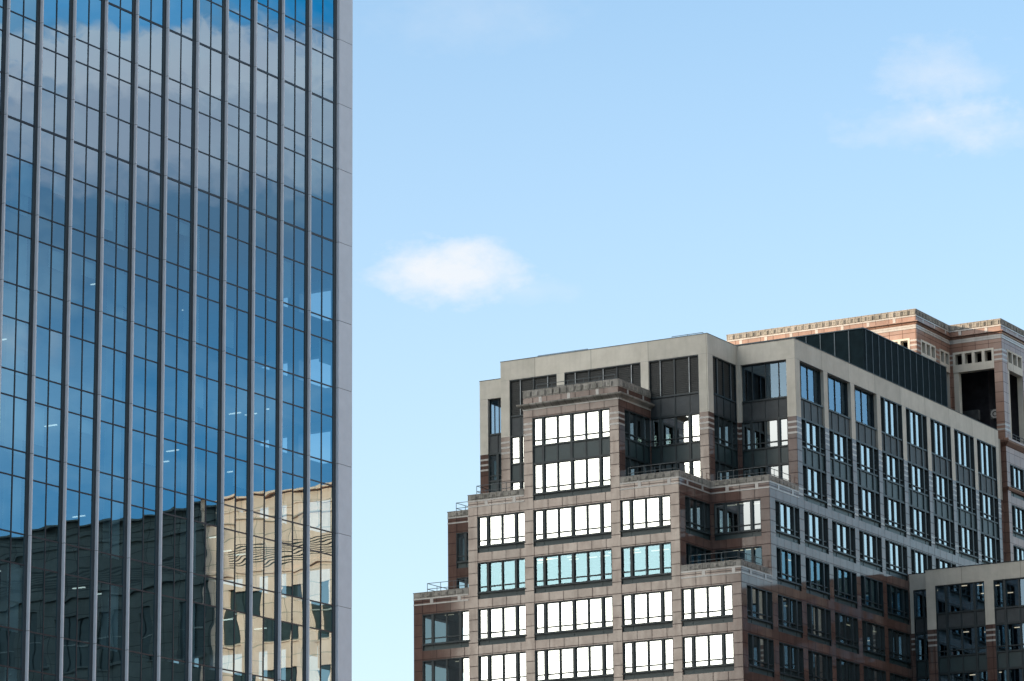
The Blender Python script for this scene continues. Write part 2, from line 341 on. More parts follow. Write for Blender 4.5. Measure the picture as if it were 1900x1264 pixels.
# ------------------------------------------------------------------ windows
WCACHE = {}
def window_mesh(w, H, sp, kind, n, gl):
    key = (round(w, 3), round(H, 3), sp, kind, n, gl)
    if key in WCACHE: return WCACHE[key]
    f = MB(); g = MB(); fr = 'dark_metal'
    gd = 0.23 if kind != 'deep' else 0.46
    c = w/2
    if n == 6: heavy = [c-2.77, c, c+2.77]; thin = [c-1.385, c+1.385]
    elif n == 4: heavy = [c-1.39*w/4.8, c+1.39*w/4.8]; thin = [c]
    else: heavy = []; thin = [w*(k+1)/n for k in range(n-1)]
    hf, tf, hw, tw = 0.045, 0.10, 0.115, 0.065
    if kind in ('deep',): thin = sorted(heavy+thin); heavy = []; tf = gd-0.07; tw = 0.035
    if kind == 'louvre': hf, hw = 0.10, 0.05
    side = 0.02 if kind != 'deep' else gd-0.16
    e = 0.012
    # outer frame
    f.box(0, 0.07, side, gd+0.06, 0, H, fr); f.box(w-0.07, w, side, gd+0.06, 0, H, fr)
    f.box(0.07, w-0.07, side+e, gd+0.06, H-0.09, H, fr)
    zt = sp+0.14
    # spandrel
    pd = 0.14 if sp < 1 else 0.17
    spm = 'spandrel' if kind in ('std', 'strip') else ('spandrel_grey')
    f.box(0.07, w-0.07, pd, pd+0.04, 0, sp, spm)
    if sp < 1:
        f.box(0.07, w-0.07, pd-0.045, pd, 0.0, 0.07, spm); f.box(0.07, w-0.07, pd-0.045, pd, sp-0.10, sp-0.04, spm)
        for x in heavy: f.box(x-0.03, x+0.03, pd-0.035, pd-0.001, 0.07, sp-0.10, spm)
        f.box(-0.0+0.002, w-0.002, -0.05, gd+0.03, sp-0.035, sp+0.06, fr)
        f.box(0.07, w-0.07, 0.06, gd+0.03, sp+0.06, zt, fr)
    else:
        f.box(0.07, w-0.07, 0.06, gd+0.03, sp, zt, fr); f.box(0.07, w-0.07, 0.06, pd, 0, 0.10, fr)
        for x in heavy: f.box(x-hw, x+hw, hf+0.03, pd-0.001, 0.10, sp, fr)
        for x in thin: f.box(x-tw, x+tw, 0.11, pd-0.002, 0.10, sp, fr)
    top = H-0.09
    mf = fr if kind != 'louvre' else 'pale_mullion'
    for x in heavy: f.box(x-hw, x+hw, hf, gd+0.02, zt, top, fr)
    if kind == 'louvre':
        for k, x in enumerate(heavy): f.box(x+hw-0.02, x+hw+0.04, hf-0.03, hf+0.03, zt, top, mf)
    for x in thin: f.box(x-tw, x+tw, tf, gd+0.02, zt, top, fr)
    cuts = sorted([(x-hw, x+hw) for x in heavy]+[(x-tw, x+tw) for x in thin])
    edges = []; p = 0.07
    for a, b in cuts: edges.append((p, a)); p = b
    edges.append((p, w-0.07))
    if kind in ('std', 'strip'):
        tz = zt+0.42
        for a, b in edges: f.box(a, b, 0.11, gd+0.015, tz-0.045, tz+0.045, fr)
    for a, b in edges:
        gm = gl if kind != 'louvre' else 'louvre'
        rows = [(zt, top)] if kind not in ('std', 'strip') else [(zt, zt+0.375), (zt+0.465, top)]
        for q0, q1 in rows:
            ta = random.uniform(-1, 1)*0.0009; tb = random.uniform(-1, 1)*0.0009
            if kind == 'louvre':
                f.quad((a, gd, q0), (b, gd, q0), (b, gd, q1), (a, gd, q1), 'louvre')
            else:
                g.quad((a, gd-ta*(b-a), q0), (b, gd+ta*(b-a), q0), (b, gd+ta*(b-a)+tb*(q1-q0), q1), (a, gd-ta*(b-a)+tb*(q1-q0), q1), gm)
    if kind == 'louvre':   # fine horizontal blades
        for a, b in edges:
            z = zt+0.15
            while z < top-0.05:
                f.box(a, b, gd-0.05, gd-0.015, z, z+0.05, 'louvre'); z += 0.16
    r = (f.mesh('window'), g.mesh('pane') if g.f else None)
    WCACHE[key] = r; return r
def put_window(parent, side, plane, u0, w, z0, H, sp, kind='std', n=4, gl='glass', label=None):
    fm, gm = window_mesh(w, H, sp, kind, n, gl)
    if side == 'A': loc, rz = (u0, plane, ZB+z0), A
    elif side == 'B': loc, rz = (plane, u0, ZB+z0), B
    else: loc, rz = (plane, u0+w, ZB+z0), LFT
    o = link('window', None, parent, loc, rz, me=fm)
    if label: o['label'] = label
    if gm: link('pane', None, o, (0, 0, 0), 0, me=gm)
    return o
def floor_win(parent, side, plane, u0, w, k, n=4, **kw):
    """ordinary storey k: green apron under glass; storey 1 has the bluer glass"""
    gl = 'glass_blue' if k == 1 else 'glass'
    put_window(parent, side, plane, u0, w, 4*k-3.22, 3.17, 0.50, 'std', n, gl, **kw)
def strip_win(parent, side, plane, u0, w, n=4, **kw):
    put_window(parent, side, plane, u0, w, 11.95, 4.03, 1.48, 'strip', n, 'glass', **kw)
def top_win(parent, side, plane, u0, w, n=4, kind='top', gl='glass', **kw):
    put_window(parent, side, plane, u0, w, 15.98, 5.07, 1.72, kind, n, gl, **kw)
NO = None
def open_floor(u0, w, k): return (u0, u0+w, 4*k-3.22, 4*k-0.05, NO)

def parapet_rects(u0, u1, top, first, step=2.77, cap_l=True):
    """weathered frieze with panels, pale strings and a granite course with pale blocks, below `top`"""
    r = [(u0, u1, top-0.46, top, ('weathered_stone', -0.02)), (u0, u1, top-0.58, top-0.46, ('pale_stone', -0.035)),
         (u0, u1, top-1.06, top-0.94, ('pale_stone', -0.035))]
    x = u0+0.30
    while x+0.62 < u1-0.05:
        r.append((x+0.60, x+0.76, top-0.38, top-0.10, ('frieze_stone', 0.02))); r.append((x+0.65, x+0.71, top-0.38, top-0.10, ('weathered_stone', -0.04)))
        r.append((x, x+0.56, top-0.36, top-0.12, ('weathered_stone', -0.07)))
        r.append((x+0.15, x+0.41, top-0.30, top-0.16, ('frieze_stone', -0.05))); x += 0.80
    x = first
    while x < u1-0.2:
        if x > u0: r.append((x, x+0.30, top-0.94, top-0.58, ('pale_stone', -0.03)))
        x += step
    return r
def stripes(ulist, z, mats='pale_stone', n=3, d=0.47, h=0.17):
    return [(a, b, z-0.40-h-i*d, z-0.40-i*d, (mats, -0.012)) for (a, b) in ulist for i in range(n)]

ZG = -ZB
XW = -31.49
C1, C2, C3, C4, C5 = (-30.63, 4.77), (-25.08, 4.78), (-19.54, 7.54), (-11.2, 4.8), (-5.62, 4.77)
bO = thing('stepped_office_building', 'stepped granite office block with limestone top storeys and railed terraces, beside the sky gap', 'building', (-124.283, 252.264, 0))
def lower_glass(rects, u0, w, kmin, kmax):
    for k in range(kmin, kmax+1):
        rects.append((u0, u0+w, 4*k-2.6, 4*k-0.05, ('lowglass', 0.22))); rects.append((u0, u0+w, 4*k-3.22, 4*k-2.6, ('spandrel', 0.12)))
MATS['lowglass'] = MATS['glass']
KLOW = -3
# --- A faces at y=0
def a0(u0, u1, col, kmax, top, first, n=4):
    rr = [open_floor(col[0], col[1], k) for k in range(KLOW, kmax+1)]
    lower_glass(rr, col[0], col[1], -10, KLOW-1)
    rr += parapet_rects(u0, u1, top, first)
    put_wall(bO, 'A', 0, u0, u1, ZG, top, rr)
    for k in range(-1, kmax+1): floor_win(bO, 'A', 0, col[0], col[1], k, n)
a0(XW, -25.97, C1, 0, 1.82, -29.82)
a0(-25.97, -20.40, C2, 2, 9.85, -24.30)
a0(-11.10, -5.52, C4, 2, 9.85, -9.40)
a0(-5.52, 0, C5, 0, 1.82, -3.60)
# central projecting bay
rr = [open_floor(C3[0], C3[1], k) for k in range(KLOW, 3)] + [(C3[0], C3[0]+C3[1], 8.78, 15.98, NO)]
lower_glass(rr, C3[0], C3[1], -10, KLOW-1)
def t3_rects(u0, u1, first):
    r = [(u0, u1, 17.76, 18.35, ('weathered_stone', -0.03))]
    x = u0+0.2
    while x+0.5 < u1:
        r.append((x+.55, x+.69, 17.84, 18.26, ('frieze_stone', 0.02))); r.append((x+.6, x+.64, 17.84, 18.26, ('weathered_stone', -0.04))); r.append((x, x+0.52, 17.86, 18.24, ('weathered_stone', -0.08))); r.append((x+0.14, x+0.38, 17.94, 18.16, ('frieze_stone', -0.06))); x += 0.72
    x = first
    while x < u1: r.append((x, x+0.28, 17.16, 17.74, ('pale_stone', -0.02))); x += 2.78
    return r
rr += t3_rects(-20.40, -11.10, -18.85)
rr += stripes([(-20.40, C3[0]), (-12.0, -11.10)], 15.98)
put_wall(bO, 'A', 0, -20.40, -11.10, ZG, 18.35, rr)
for k in range(-1, 4): floor_win(bO, 'A', 0, C3[0], C3[1], k, 6)
strip_win(bO, 'A', 0, C3[0], C3[1], 6)
# --- recessed A faces at y=5.75
YB, YC = 5.75, 11.45
CR, CRL = (-5.24, 4.39), (-30.64, 4.39)
for (u0, u1, c, f) in ((XW, -25.97, CRL, -29.4), (-5.52, 0, CR, -4.1)):
    rr = [open_floor(c[0], c[1], k) for k in (1, 2)] + parapet_rects(u0, u1, 9.85, f)
    put_wall(bO, 'A', YB, u0, u1, 0.6, 9.85, rr)
    for k in (1, 2): floor_win(bO, 'A', YB, c[0], c[1], k)
LS = [(-60, 60, 15.98, 30, ('limestone', 0.0))]
def upper(side, plane, u0, u1, cols, z0=9.0, top=22.75, deepset=(), louv=()):
    rr = list(LS)
    piers = []; p = u0
    for (a, w, n) in cols: piers.append((p, a)); p = a+w
    piers.append((p, u1))
    rr += stripes(piers, 15.98)
    rr += [(-80, 80, 21.05, 21.075, ('pale_stone', 0.012))] 
    for (a, w, n) in cols: rr.append((a, a+w, 8.78, 21.05, NO))
    put_wall(bO, side, plane, u0, u1, z0, top, rr)
    for i, (a, w, n) in enumerate(cols):
        put_window(bO, side, plane, a, w, 8.78, 3.17, 0.50, 'std', n, 'glass')
        strip_win(bO, side, plane, a, w, n)
        if i in louv: top_win(bO, side, plane, a, w, n, 'louvre')
        elif i in deepset: top_win(bO, side, plane, a, w, n, 'deep', 'glass_clear')
        else: top_win(bO, side, plane, a, w, n, 'top', 'glass')
upper('A', YB, -25.97, -5.52, [(C2[0], C2[1], 4), (C3[0], C3[1], 6), (C4[0], C4[1], 4)], louv=(0, 1, 2))
upper('A', YC, -5.52, 0, [(CR[0], CR[1], 4)], deepset=(0,))
upper('A', YC, XW, -25.97, [(CRL[0], CRL[1], 4)], deepset=(0,))
upper('B', -5.52, YB, YC, [(6.72, 4.45, 4)], louv=(0,))
upper('L', -25.97, YB, YC, [(6.72, 4.45, 4)], louv=(0,))
# --- side walls
BAYS = [0.95, 6.75, 12.38, 18.0, 23.62, 29.22, 34.86, 40.48, 46.07, 51.60]
BW = 4.80
YE = 57.08
for side, X, real in (('B', 0.0, True), ('L', XW, False)):
    # first bay
    rr = [open_floor(BAYS[0], BW, k) for k in range(KLOW, 1)]
    lower_glass(rr, BAYS[0], BW, -10, KLOW-1)
    rr += parapet_rects(0, YB, 1.82, 1.6)
    put_wall(bO, side, X, 0, YB, ZG, 1.82, rr)
    rr = [open_floor(BAYS[1], BW, k) for k in range(KLOW, 3)]
    lower_glass(rr, BAYS[1], BW, -10, KLOW-1)
    rr += parapet_rects(YB, YC, 9.85, 7.3)
    put_wall(bO, side, X, YB, YC, ZG, 9.85, rr)
    rr = list(LS)+[(-80, 80, 21.05, 21.075, ('pale_stone', 0.012))]
    piers = [(YC, BAYS[2])]+[(BAYS[i]+BW, BAYS[i+1]) for i in range(2, 9)]+[(BAYS[9]+BW, YE)]
    rr += stripes(piers, 15.98)
    rr += [(a, b, 9.62-i*0.48, 9.79-i*0.48, ('pale_stone', -0.012)) for a, b in piers for i in range(2)]
    for i in range(2, 10):
        a = BAYS[i]
        for k in range(KLOW if i < 6 else 2, 3): rr.append(open_floor(a, BW, k))
        lower_glass(rr, a, BW, -10, (KLOW-1) if i < 6 else 1)
        rr.append((a, a+BW, 8.78, 21.05, NO))
    put_wall(bO, side, X, YC, YE, ZG, 22.75, rr)
    for i in range(10):
        a = BAYS[i]
        if side == 'L' and i > 3: break
        if side == 'L' and i == 0: ks = ()
        else: ks = range((-2 if i > 1 else -1) if i < 6 else 2, (1, 3, 4)[min(i, 2)])
        if side == 'L': ks = [k for k in ks if k >= 2]
        for k in ks: floor_win(bO, side, X, a, BW, k)
        if i >= 2:
            strip_win(bO, side, X, a, BW)
            if i < 5: top_win(bO, side, X, a, BW, 4, 'deep', 'glass_clear')
            else: top_win(bO, side, X, a, BW, 4, 'top', 'glass')
# stub walls beside the stepped terraces
for side, X in (('B', -5.52), ('L', -25.97)):
    rr = [(0.98, 5.55, 4*k-3.22, 4*k-0.05, NO) for k in (1, 2)] + parapet_rects(0, YB, 9.85, 1.3)
    put_wall(bO, side, X, 0, YB, 0.6, 9.85, rr)
    for k in (1, 2): floor_win(bO, side, X, 0.98, 4.57, k)
for side, X in (('B', -11.10), ('L', -20.40)):
    rr = [(1.0, 5.6, 8.78, 15.98, NO)] + t3_rects(0, YB, 1.5) + stripes([(0, 1.0)], 15.98)
    put_wall(bO, side, X, 0, YB, 8.9, 18.35, rr)
    put_window(bO, side, X, 1.0, 4.6, 8.78, 3.17, 0.50, 'std', 4, 'glass')
    strip_win(bO, side, X, 1.0, 4.6, 4)
# back wall, roofs, decks
m = MB()
m.quad((XW, YE, ZB+ZG), (XW, YE, ZB+22.75), (0, YE, ZB+22.75), (0, YE, ZB+ZG), 'limestone')
link('back_wall', m, bO)
m = MB()
def slab(x0, x1, y0, y1, z): m.box(x0, x1, y0, y1, ZB+z-0.2, ZB+z, 'roof_felt')
e = 0.3
slab(XW+e, -25.7, e, YB+.2, 1.05); slab(-5.8, -e, e, YB+.2, 1.05)
slab(-25.97+e, -20.2, e, YB+.2, 9.05); slab(-11.3, -5.52-e, e, YB+.2, 9.05)
slab(XW+e, -25.7, YB+e, YC+.2, 9.05); slab(-5.8, -e, YB+e, YC+.2, 9.05)
slab(-20.40+e, -11.10-e, e, YB+.2, 17.9)
slab(-25.97+e, -5.52-e, YB+e, YC+.5, 22.2); slab(XW+e, -e, YC+.5+.003, YE-.1, 22.2)
link('roof', m, bO)
# copings
m = MB()
def cope(path, top, mat='weathered_stone', t=0.42, drop=0.9, out=0.04, h=0.07):
    sweep(m, path, [(0.0, top), (out, top), (out, top+h), (-t, top+h), (-t, top-drop)], mat)
for pth_, tp_ in (([(XW, YB), (XW, 0), (-25.97, 0)], 1.82), ([(-5.52, 0), (0, 0), (0, YB)], 1.82), ([(XW, YC), (XW, YB), (-25.97, YB)], 9.85), ([(-5.52, YB), (0, YB), (0, YC)], 9.85),
        ([(-25.97, YB), (-25.97, 0), (-20.40, 0)], 9.85), ([(-11.10, 0), (-5.52, 0), (-5.52, YB)], 9.85), ([(-20.40, YB), (-20.40, 0), (-11.10, 0), (-11.10, YB)], 18.35)):
    m = MB(); cope(pth_, ZB+tp_); link('parapet_coping', m, bO)

m = MB()
cope([(XW, YE), (XW, YC), (-25.97, YC), (-25.97, YB), (-5.52, YB), (-5.52, YC), (0, YC), (0, YE)], ZB+22.75, 'limestone', 0.5, 0.6, 0.015, 0.03)
sweep(m, [(XW, YE), (XW, YC), (-25.97, YC), (-25.97, YB), (-5.52, YB), (-5.52, YC), (0, YC), (0, YE)], [(-0.05, ZB+22.79), (0.03, ZB+22.79), (0.03, ZB+22.83), (-0.4, ZB+22.83)], 'dark_metal')
link('roof_edge', m, bO)
# moulded cornice of the central bay
m = MB()
sweep(m, [(-20.40, YB), (-20.40, 0), (-11.10, 0), (-11.10, YB)],
      [(-0.05, ZB+16.72), (0.06, ZB+16.76), (0.08, ZB+16.82), (0.42, ZB+17.02), (0.46, ZB+17.12), (0.46, ZB+17.16), (-0.02, ZB+17.22)], 'weathered_stone')
sweep(m, [(-20.40, YB), (-20.40, 0), (-11.10, 0), (-11.10, YB)], [(-0.02, ZB+16.66), (0.04, ZB+16.66), (0.04, ZB+16.76)], 'pale_stone')
link('cornice', m, bO)
# the end return of limestone beside the recess
m = MB(); m.box(-1.0, 0.0-.02, YE+.004, YE+0.5, ZB+16.0, ZB+22.0, 'limestone'); m.box(-1.2, -0.5, YE+.004, YE+1.92, ZB+ZG, ZB+22.0, 'granite'); link('end_return', m, bO)
# interior: slabs and core
def interior(parent, boxes, z0, z1, zoff, core):
    m = MB()
    k = 0; z = z0
    while z < z1:
        for (x0, x1, y0, y1, zt) in boxes:
            if z < zt: m.box(x0+.62, x1-.62, y0+.62, y1-.62, zoff+z, zoff+z+0.75, 'interior_pale')
        z += 4
    for (x0, x1, y0, y1, zt) in core: m.box(x0, x1, y0, y1, zoff+z0-1, zoff+zt, 'interior')
    link('interior', m, parent)
BX = [(XW, 0, 0, YE, 1), (-25.97, -5.52, 0, YE, 9), (XW, 0, YB, YE, 9), (-20.4, -11.1, 0, YB+2, 17), (-25.97, -5.52, YB, YE, 21), (XW, 0, YC, YE, 21)]
interior(bO, [(XW, 0, 0, YE, 1), (-25.97, -5.52, 0, YB+1, 8), ], -11.9, 9, ZB, [(-24, -7.5, 8.5, 50, 22), (-26, -5.5, 20, 55, 22)])
m = MB()
for z in (4.1, ):
    m.box(XW+.62, -.62, YB+.62, YE-.62, ZB+z, ZB+z+.7, 'interior_pale')
for z in (8.1, 12.1, 16.1):
    m.box(XW+.62, -.62, YC+.62, YE-.62, ZB+z, ZB+z+.7, 'interior_pale')
    m.box(-25.35, -6.15, YB+.62, YC+.6, ZB+z+.01, ZB+z+.69, 'interior_pale')
for z in (12.1,): m.box(-19.78, -11.72, .62, YB+.6, ZB+z, ZB+z+.7, 'interior_pale')
link('floor_slab', m, bO)
# ceiling lamps seen through the glass
def lamp(parent, x, y, z, dx=0.9, dy=0.12, mat='lamp_light'):
    mb = MB(); mb.box(-dx/2, dx/2, -dy/2, dy/2, -0.05, 0, mat); return link('ceiling_light', mb, parent, (x, y, z))
rnd = random.Random(3)
for i in range(16): lamp(bO, rnd.uniform(-24, -6.5), rnd.choice((2.2, 3.4)), ZB+4.05)
for (yy, zz) in [(3, 0.05), (8.5, 0.05), (14, 0.05), (20, .05), (26, .05), (31, .05), (3, -3.95), (9, -3.95), (15, -3.95), (21, -3.95), (27, -3.95), (14, 4.05), (20, 4.05), (9, 4.05), (33, -3.95)]:
    lamp(bO, -1.6-rnd.random(), yy+rnd.uniform(-.5, 1.5), ZB+zz, 0.12, 0.8)
for (xx, yy, zz) in [(-3.5, YB+1.6, 8.05), (-2.4, YB+2.3, 8.05), (-4.4, YB+1.8, 8.05), (-3.8, YB+1.5, 4.05), (-2.6, YB+1.5, 4.05), (-29, 1.8, .05), (-27.6, 1.8, .05), (-28.3, 2.4, -3.95)]: lamp(bO, xx, yy, ZB+zz)
# railings
def railing(parent, path, z, h=0.85, step=1.42):
    mb = MB()
    for p, q in zip(path[:-1], path[1:]):
        a = Vector(p); b = Vector(q); L = (b-a).length; n = max(1, round(L/step))
        for hh in (h, h*0.42): mb.tube((*a, z+hh), (*b, z+hh), 0.028, 'rail_metal')
        for i in range(n+1):
            c = a.lerp(b, i/n); mb.tube((*c, z-0.7), (*c, z+h), 0.025, 'rail_metal')
    return link('railing', mb, parent)
r_ = 0.55
railing(bO, [(-5.0, r_), (-r_, r_), (-r_, YB-.5)], ZB+1.86); railing(bO, [(XW+r_+.5, YB-.4), (XW+r_+.5, r_), (-26.4, r_)], ZB+1.86)
railing(bO, [(-10.6, r_), (-5.52-r_, r_), (-5.52-r_, YB-.4)], ZB+9.9); railing(bO, [(-25.97+r_, YB-.4), (-25.97+r_, r_), (-21, r_)], ZB+9.9)
railing(bO, [(-5.1, YB+r_), (-r_, YB+r_), (-r_, YC-.4)], ZB+9.9); railing(bO, [(XW+r_, YC-.4), (XW+r_, YB+r_), (-26.3, YB+r_)], ZB+9.9)
railing(bO, [(-19.4, r_), (-11.7, r_)], ZB+18.4, 0.55); railing(bO, [(-9.3, YB+.8), (-6.3, YB+.8)], ZB+22.85, 0.28)
railing(bO, [(-22.6, YB+.8), (-17.6, YB+.8)], ZB+22.85, 0.25)
# rooftop plant screen
m = MB(); px0, px1, py0, py1, zt = -27.5, -4.0, 34.84, 54.2, 28.97
m.box(px0, px1, py0, py1, ZB+22.2, ZB+zt, 'screen_panel')
x = px1-0.72*2
while x > px0: m.box(x-.045, x+.045, py0-.07, py0, ZB+22.2, ZB+zt-.05, 'screen_fin'); x -= 1.45
y = py0+0.5
while y < py1: m.box(px1, px1+.07, y-.04, y+.04, ZB+22.2, ZB+zt-.05, 'screen_fin'); y += 1.45
m.box(px0-.06, px1+.09, py0-.09, py1+.06, ZB+zt, ZB+zt+.09, 'screen_fin')
link('plant_screen', m, bO)

# ------------------------------------------------------------------ rear belvedere tower
tO = thing('granite_belvedere_tower', 'sunlit red granite tower top with open loggia and pale mouldings, behind the dark rooftop screen', 'building', (-124.283, 252.264, 0))
RT = 34.35
def crown(u0, u1, first):
    r = [(u0, u1, 33.78, RT, ('weathered_stone', -0.02)), (u0, u1, 33.66, 33.78, ('pale_stone', -0.05)), (u0, u1, 32.43, 32.83, ('pale_stone', -0.05)), (u0, u1, 32.62, 32.66, ('pale_stone', -0.02))]
    x = u0+0.2
    while x+0.5 < u1:
        r.append((x+.54, x+.72, 33.84, 34.26, ('frieze_stone', 0.02))); r.append((x+.60, x+.66, 33.84, 34.26, ('weathered_stone', -0.04)))
        r.append((x, x+0.50, 33.86, 34.24, ('weathered_stone', -0.07))); r.append((x+0.13, x+0.37, 33.94, 34.16, ('frieze_stone', -0.05))); x += 0.76
    x = first
    while x < u1: r.append((x, x+0.3, 33.22, 33.66, ('pale_stone', -0.02))); x += 2.78
    return r
def loggia(u0, w, nb, zb=22.4, big=True):
    """pale stone surround: a row of small openings over a tall one"""
    r = [(u0, u0+w, 29.5, 31.55, ('limestone', -0.03))]
    n = nb; pw = 0.30; g = (w-0.44-pw*(n-1))/n
    for i in range(n):
        a = u0+0.22+i*(g+pw); r.append((a, a+g, 30.27, 31.35, NO))
    if big:
        r.append((u0, u0+w, zb, 29.5, ('limestone', 0.05))); r.append((u0+0.5, u0+w-0.02, zb, 29.5, NO))
    return r
def st(a, b): return [(a, b, z-.17, z, ('pale_stone', -0.012)) for z in (31.37, 30.90, 30.42, 23.85, 23.40)]
def rear_low(rr, cols):
    for (a, w) in cols:
        for k in (5, 4, 3, 2, 1):
            rr.append((a, a+w, 4*k-3.22, 4*k-0.05, NO))
# A face y=59, x -5.5..0
rr = crown(-5.5, 0, -4.5)+loggia(-5.2, 4.33, 4)+st(-5.5, -5.2)+st(-.87, 0)
rr += [(-5.5, 0, 0, 20.0, ('red_granite', 0.0))]
put_wall(tO, 'A', 59.0, -5.5, 0, ZG, RT, rr, 'red_granite', jd=0.7)
rr = crown(XW, -25.99, -30.2)+loggia(-30.6, 4.33, 4)+st(XW, -30.6)
put_wall(tO, 'A', 59.0, XW, -25.99, ZG, RT, rr, 'red_granite', jd=0.7)
rr = crown(-25.99, -5.5, -24.6)
for a in (-25.2, -20.0, -14.7, -11.2): pass
for a, w, n in ((-25.2, 4.4, 4), (-19.6, 7.6, 6), (-10.6, 4.4, 4)): rr += loggia(a, w, n)
rr += st(-25.99, -25.2)+st(-20.8, -19.6)+st(-12.0, -10.6)+st(-6.2, -5.5)
put_wall(tO, 'A', 50.8, -25.99, -5.5, 22.0, RT, rr, 'red_granite', jd=0.7)
BB = [60.31+5.62*i for i in range(6)]
for side, X in (('B', 0.0), ('L', XW)):
    rr = crown(59, 95, 60.2)
    for a in BB: rr += loggia(a, 3.9, 3)+st(a-1.3 if a > 61 else 59.0, a)
    for a in BB: rr += [open_floor(a-.5, 4.6, k) for k in range(1, 6)]
    put_wall(tO, side, X, 59, 95, ZG, RT, rr, 'red_granite', jd=0.6)
    if side == 'B':
        for a in BB[:2]:
            for k in (2, 3, 4, 5): floor_win(tO, 'B', X, a-.5, 4.6, k)
        for a in BB[2:]:
            for k in (5,): floor_win(tO, 'B', X, a-.5, 4.6, k)
for side, X in (('B', -5.5), ('L', -25.99)):
    rr = crown(50.8, 59, 52.4)+loggia(51.8, 3.6, 3)+loggia(56.4, 2.4, 2)+st(50.8, 51.8)+st(55.4, 56.4)+st(58.8, 59)
    put_wall(tO, side, X, 50.8, 59, 22.0, RT, rr, 'red_granite', jd=0.6)
m = MB()
pth = [(XW, 95), (XW, 59), (-25.99, 59), (-25.99, 50.8), (-5.5, 50.8), (-5.5, 59), (0, 59), (0, 95)]
sweep(m, pth, [(-.02, ZB+32.9), (0.08, ZB+32.92), (0.10, ZB+33.0), (0.30, ZB+33.1), (0.30, ZB+33.17), (-.02, ZB+33.24)], 'red_granite')
link('cornice', m, tO)
m = MB(); sweep(m, pth, [(0.0, ZB+RT), (0.04, ZB+RT), (0.04, ZB+RT+.06), (-0.5, ZB+RT+.06), (-0.5, ZB+RT-.8)], 'weathered_stone'); link('parapet_coping', m, tO)
m = MB()
pl = [(XW, 95), (XW, 59), (-5.4, 59), (0, 59), (0, 95)]
sweep(m, [(-5.5, 59), (0, 59), (0, 95)], [(-.02, ZB+21.6), (0.12, ZB+21.66), (0.45, ZB+21.95), (0.5, ZB+22.1), (0.5, ZB+22.3), (-.02, ZB+22.42)], 'red_granite')
sweep(m, [(-5.5, 59), (0, 59), (0, 95)], [(-.02, ZB+17.2), (0.08, ZB+17.24), (0.22, ZB+17.42), (0.25, ZB+17.52), (-.02, ZB+17.6)], 'red_granite')
link('string_course', m, tO)
m = MB(); m.box(XW+.3, -.3, 59.3, 94.8, ZB+33.3, ZB+33.5, 'roof_felt'); m.box(-25.7, -5.8, 51.1, 59.3, ZB+33.3, ZB+33.5, 'roof_felt')
m.box(XW+.7, -.7, 59.7, 94.4, ZB+20.9, ZB+22.3, 'void'); m.box(XW+.7, -.7, 59.7, 94.4, ZB+31.7, ZB+32.2, 'void'); m.box(-25.3, -6.2, 51.5, 59.6, ZB+31.7, ZB+32.2, 'void')
m.box(-28.5, -3.4, 63.5, 90, ZB+22.3, ZB+31.7, 'void'); m.box(-23, -8.5, 54, 62, ZB+22.3, ZB+31.7, 'void')
m.box(-28, -3.9, 61.8, 62.3, ZB+25.2, ZB+26.2, 'interior')
link('roof', m, tO)
m = MB()
for k in range(0, 5): m.box(XW+.7, -.7, 59.7, 94.4, ZB+4*k+.1, ZB+4*k+.8, 'interior_pale')
m.box(-27, -6, 64, 90, ZB-20, ZB+20, 'interior'); link('interior', m, tO)
m = MB(); m.quad((XW, 95, 0), (XW, 95, ZB+RT), (0, 95, ZB+RT), (0, 95, 0), 'red_granite'); link('back_wall', m, tO)
railing(tO, [(0.25, 60.2), (0.25, 64.0)], ZB+22.45, 0.5, 0.9)
lamp(tO, -1.4, 60.6, ZB+20.05, 0.12, 0.5)
m = MB(); n = 10
for i in range(n):   # round plant fan seen in the loggia
    a0_, a1_ = 2*math.pi*i/n, 2*math.pi*(i+1)/n
    for r0, r1, yy, mt in ((0.28, 0.45, 60.2, 'pale_grille'), (0.0, 0.18, 60.25, 'pale_grille')):
        P = [(-1.5+r*math.cos(a), yy, ZB+25.2+r*math.sin(a)) for r, a in ((r0, a0_), (r1, a0_), (r1, a1_), (r0, a1_))]; m.quad(*P, mt)
m.box(-2.0, -1.0, 60.3, 61.0, ZB+24.7, ZB+25.7, 'interior')
link('plant_unit', m, tO)

# ------------------------------------------------------------------ front wing, lower right
wO = thing('limestone_wing', 'low wing with beige limestone top floor and white-banded granite piers, lower right corner', 'building', (-124.283, 252.264, 0))
WY, WX, WT = 33.0, 2.14, 5.42
def wing_rects(cols, u0, u1, rr):
    rr += [(-9, 60, 0.02, 9, ('limestone', 0.0))]
    piers = []; p = u0
    for a, w in cols: piers.append((p, a)); p = a+w
    piers.append((p, u1)); rr += stripes(piers, 0.02)
    for a, w in cols: rr.append((a, a+w, -15.95, 3.95, NO))
    return rr
cols = [(3.02+5.6*i, 4.72) for i in range(4)]
put_wall(wO, 'A', WY, WX, 25.2, ZG, WT, wing_rects(cols, WX, 25.2, []))
for a, w in cols:
    put_window(wO, 'A', WY, a, w, 0.0, 3.95, 1.35, 'strip' if False else 'wtop', 4, 'glass_clear')
    for k in (-1, -2, -3): put_window(wO, 'A', WY, a, w, 4*k, 3.99, 1.45, 'strip', 4, 'glass_clear')
put_wall(wO, 'A', 34.25, 0.004, WX, ZG, WT-.02, wing_rects([(0.35, 1.79)], 0.004, WX, []))
put_window(wO, 'A', 34.25, 0.35, 1.79, 0.0, 3.95, 1.35, 'wtop', 2, 'glass_clear')
for k in (-1, -2, -3): put_window(wO, 'A', 34.25, 0.35, 1.79, 4*k, 3.99, 1.45, 'strip', 2, 'glass_clear')
m = MB(); m.quad((WX, WY, ZB+ZG), (WX, WY, ZB+WT), (WX, 34.25, ZB+WT), (WX, 34.25, ZB+ZG), 'limestone')
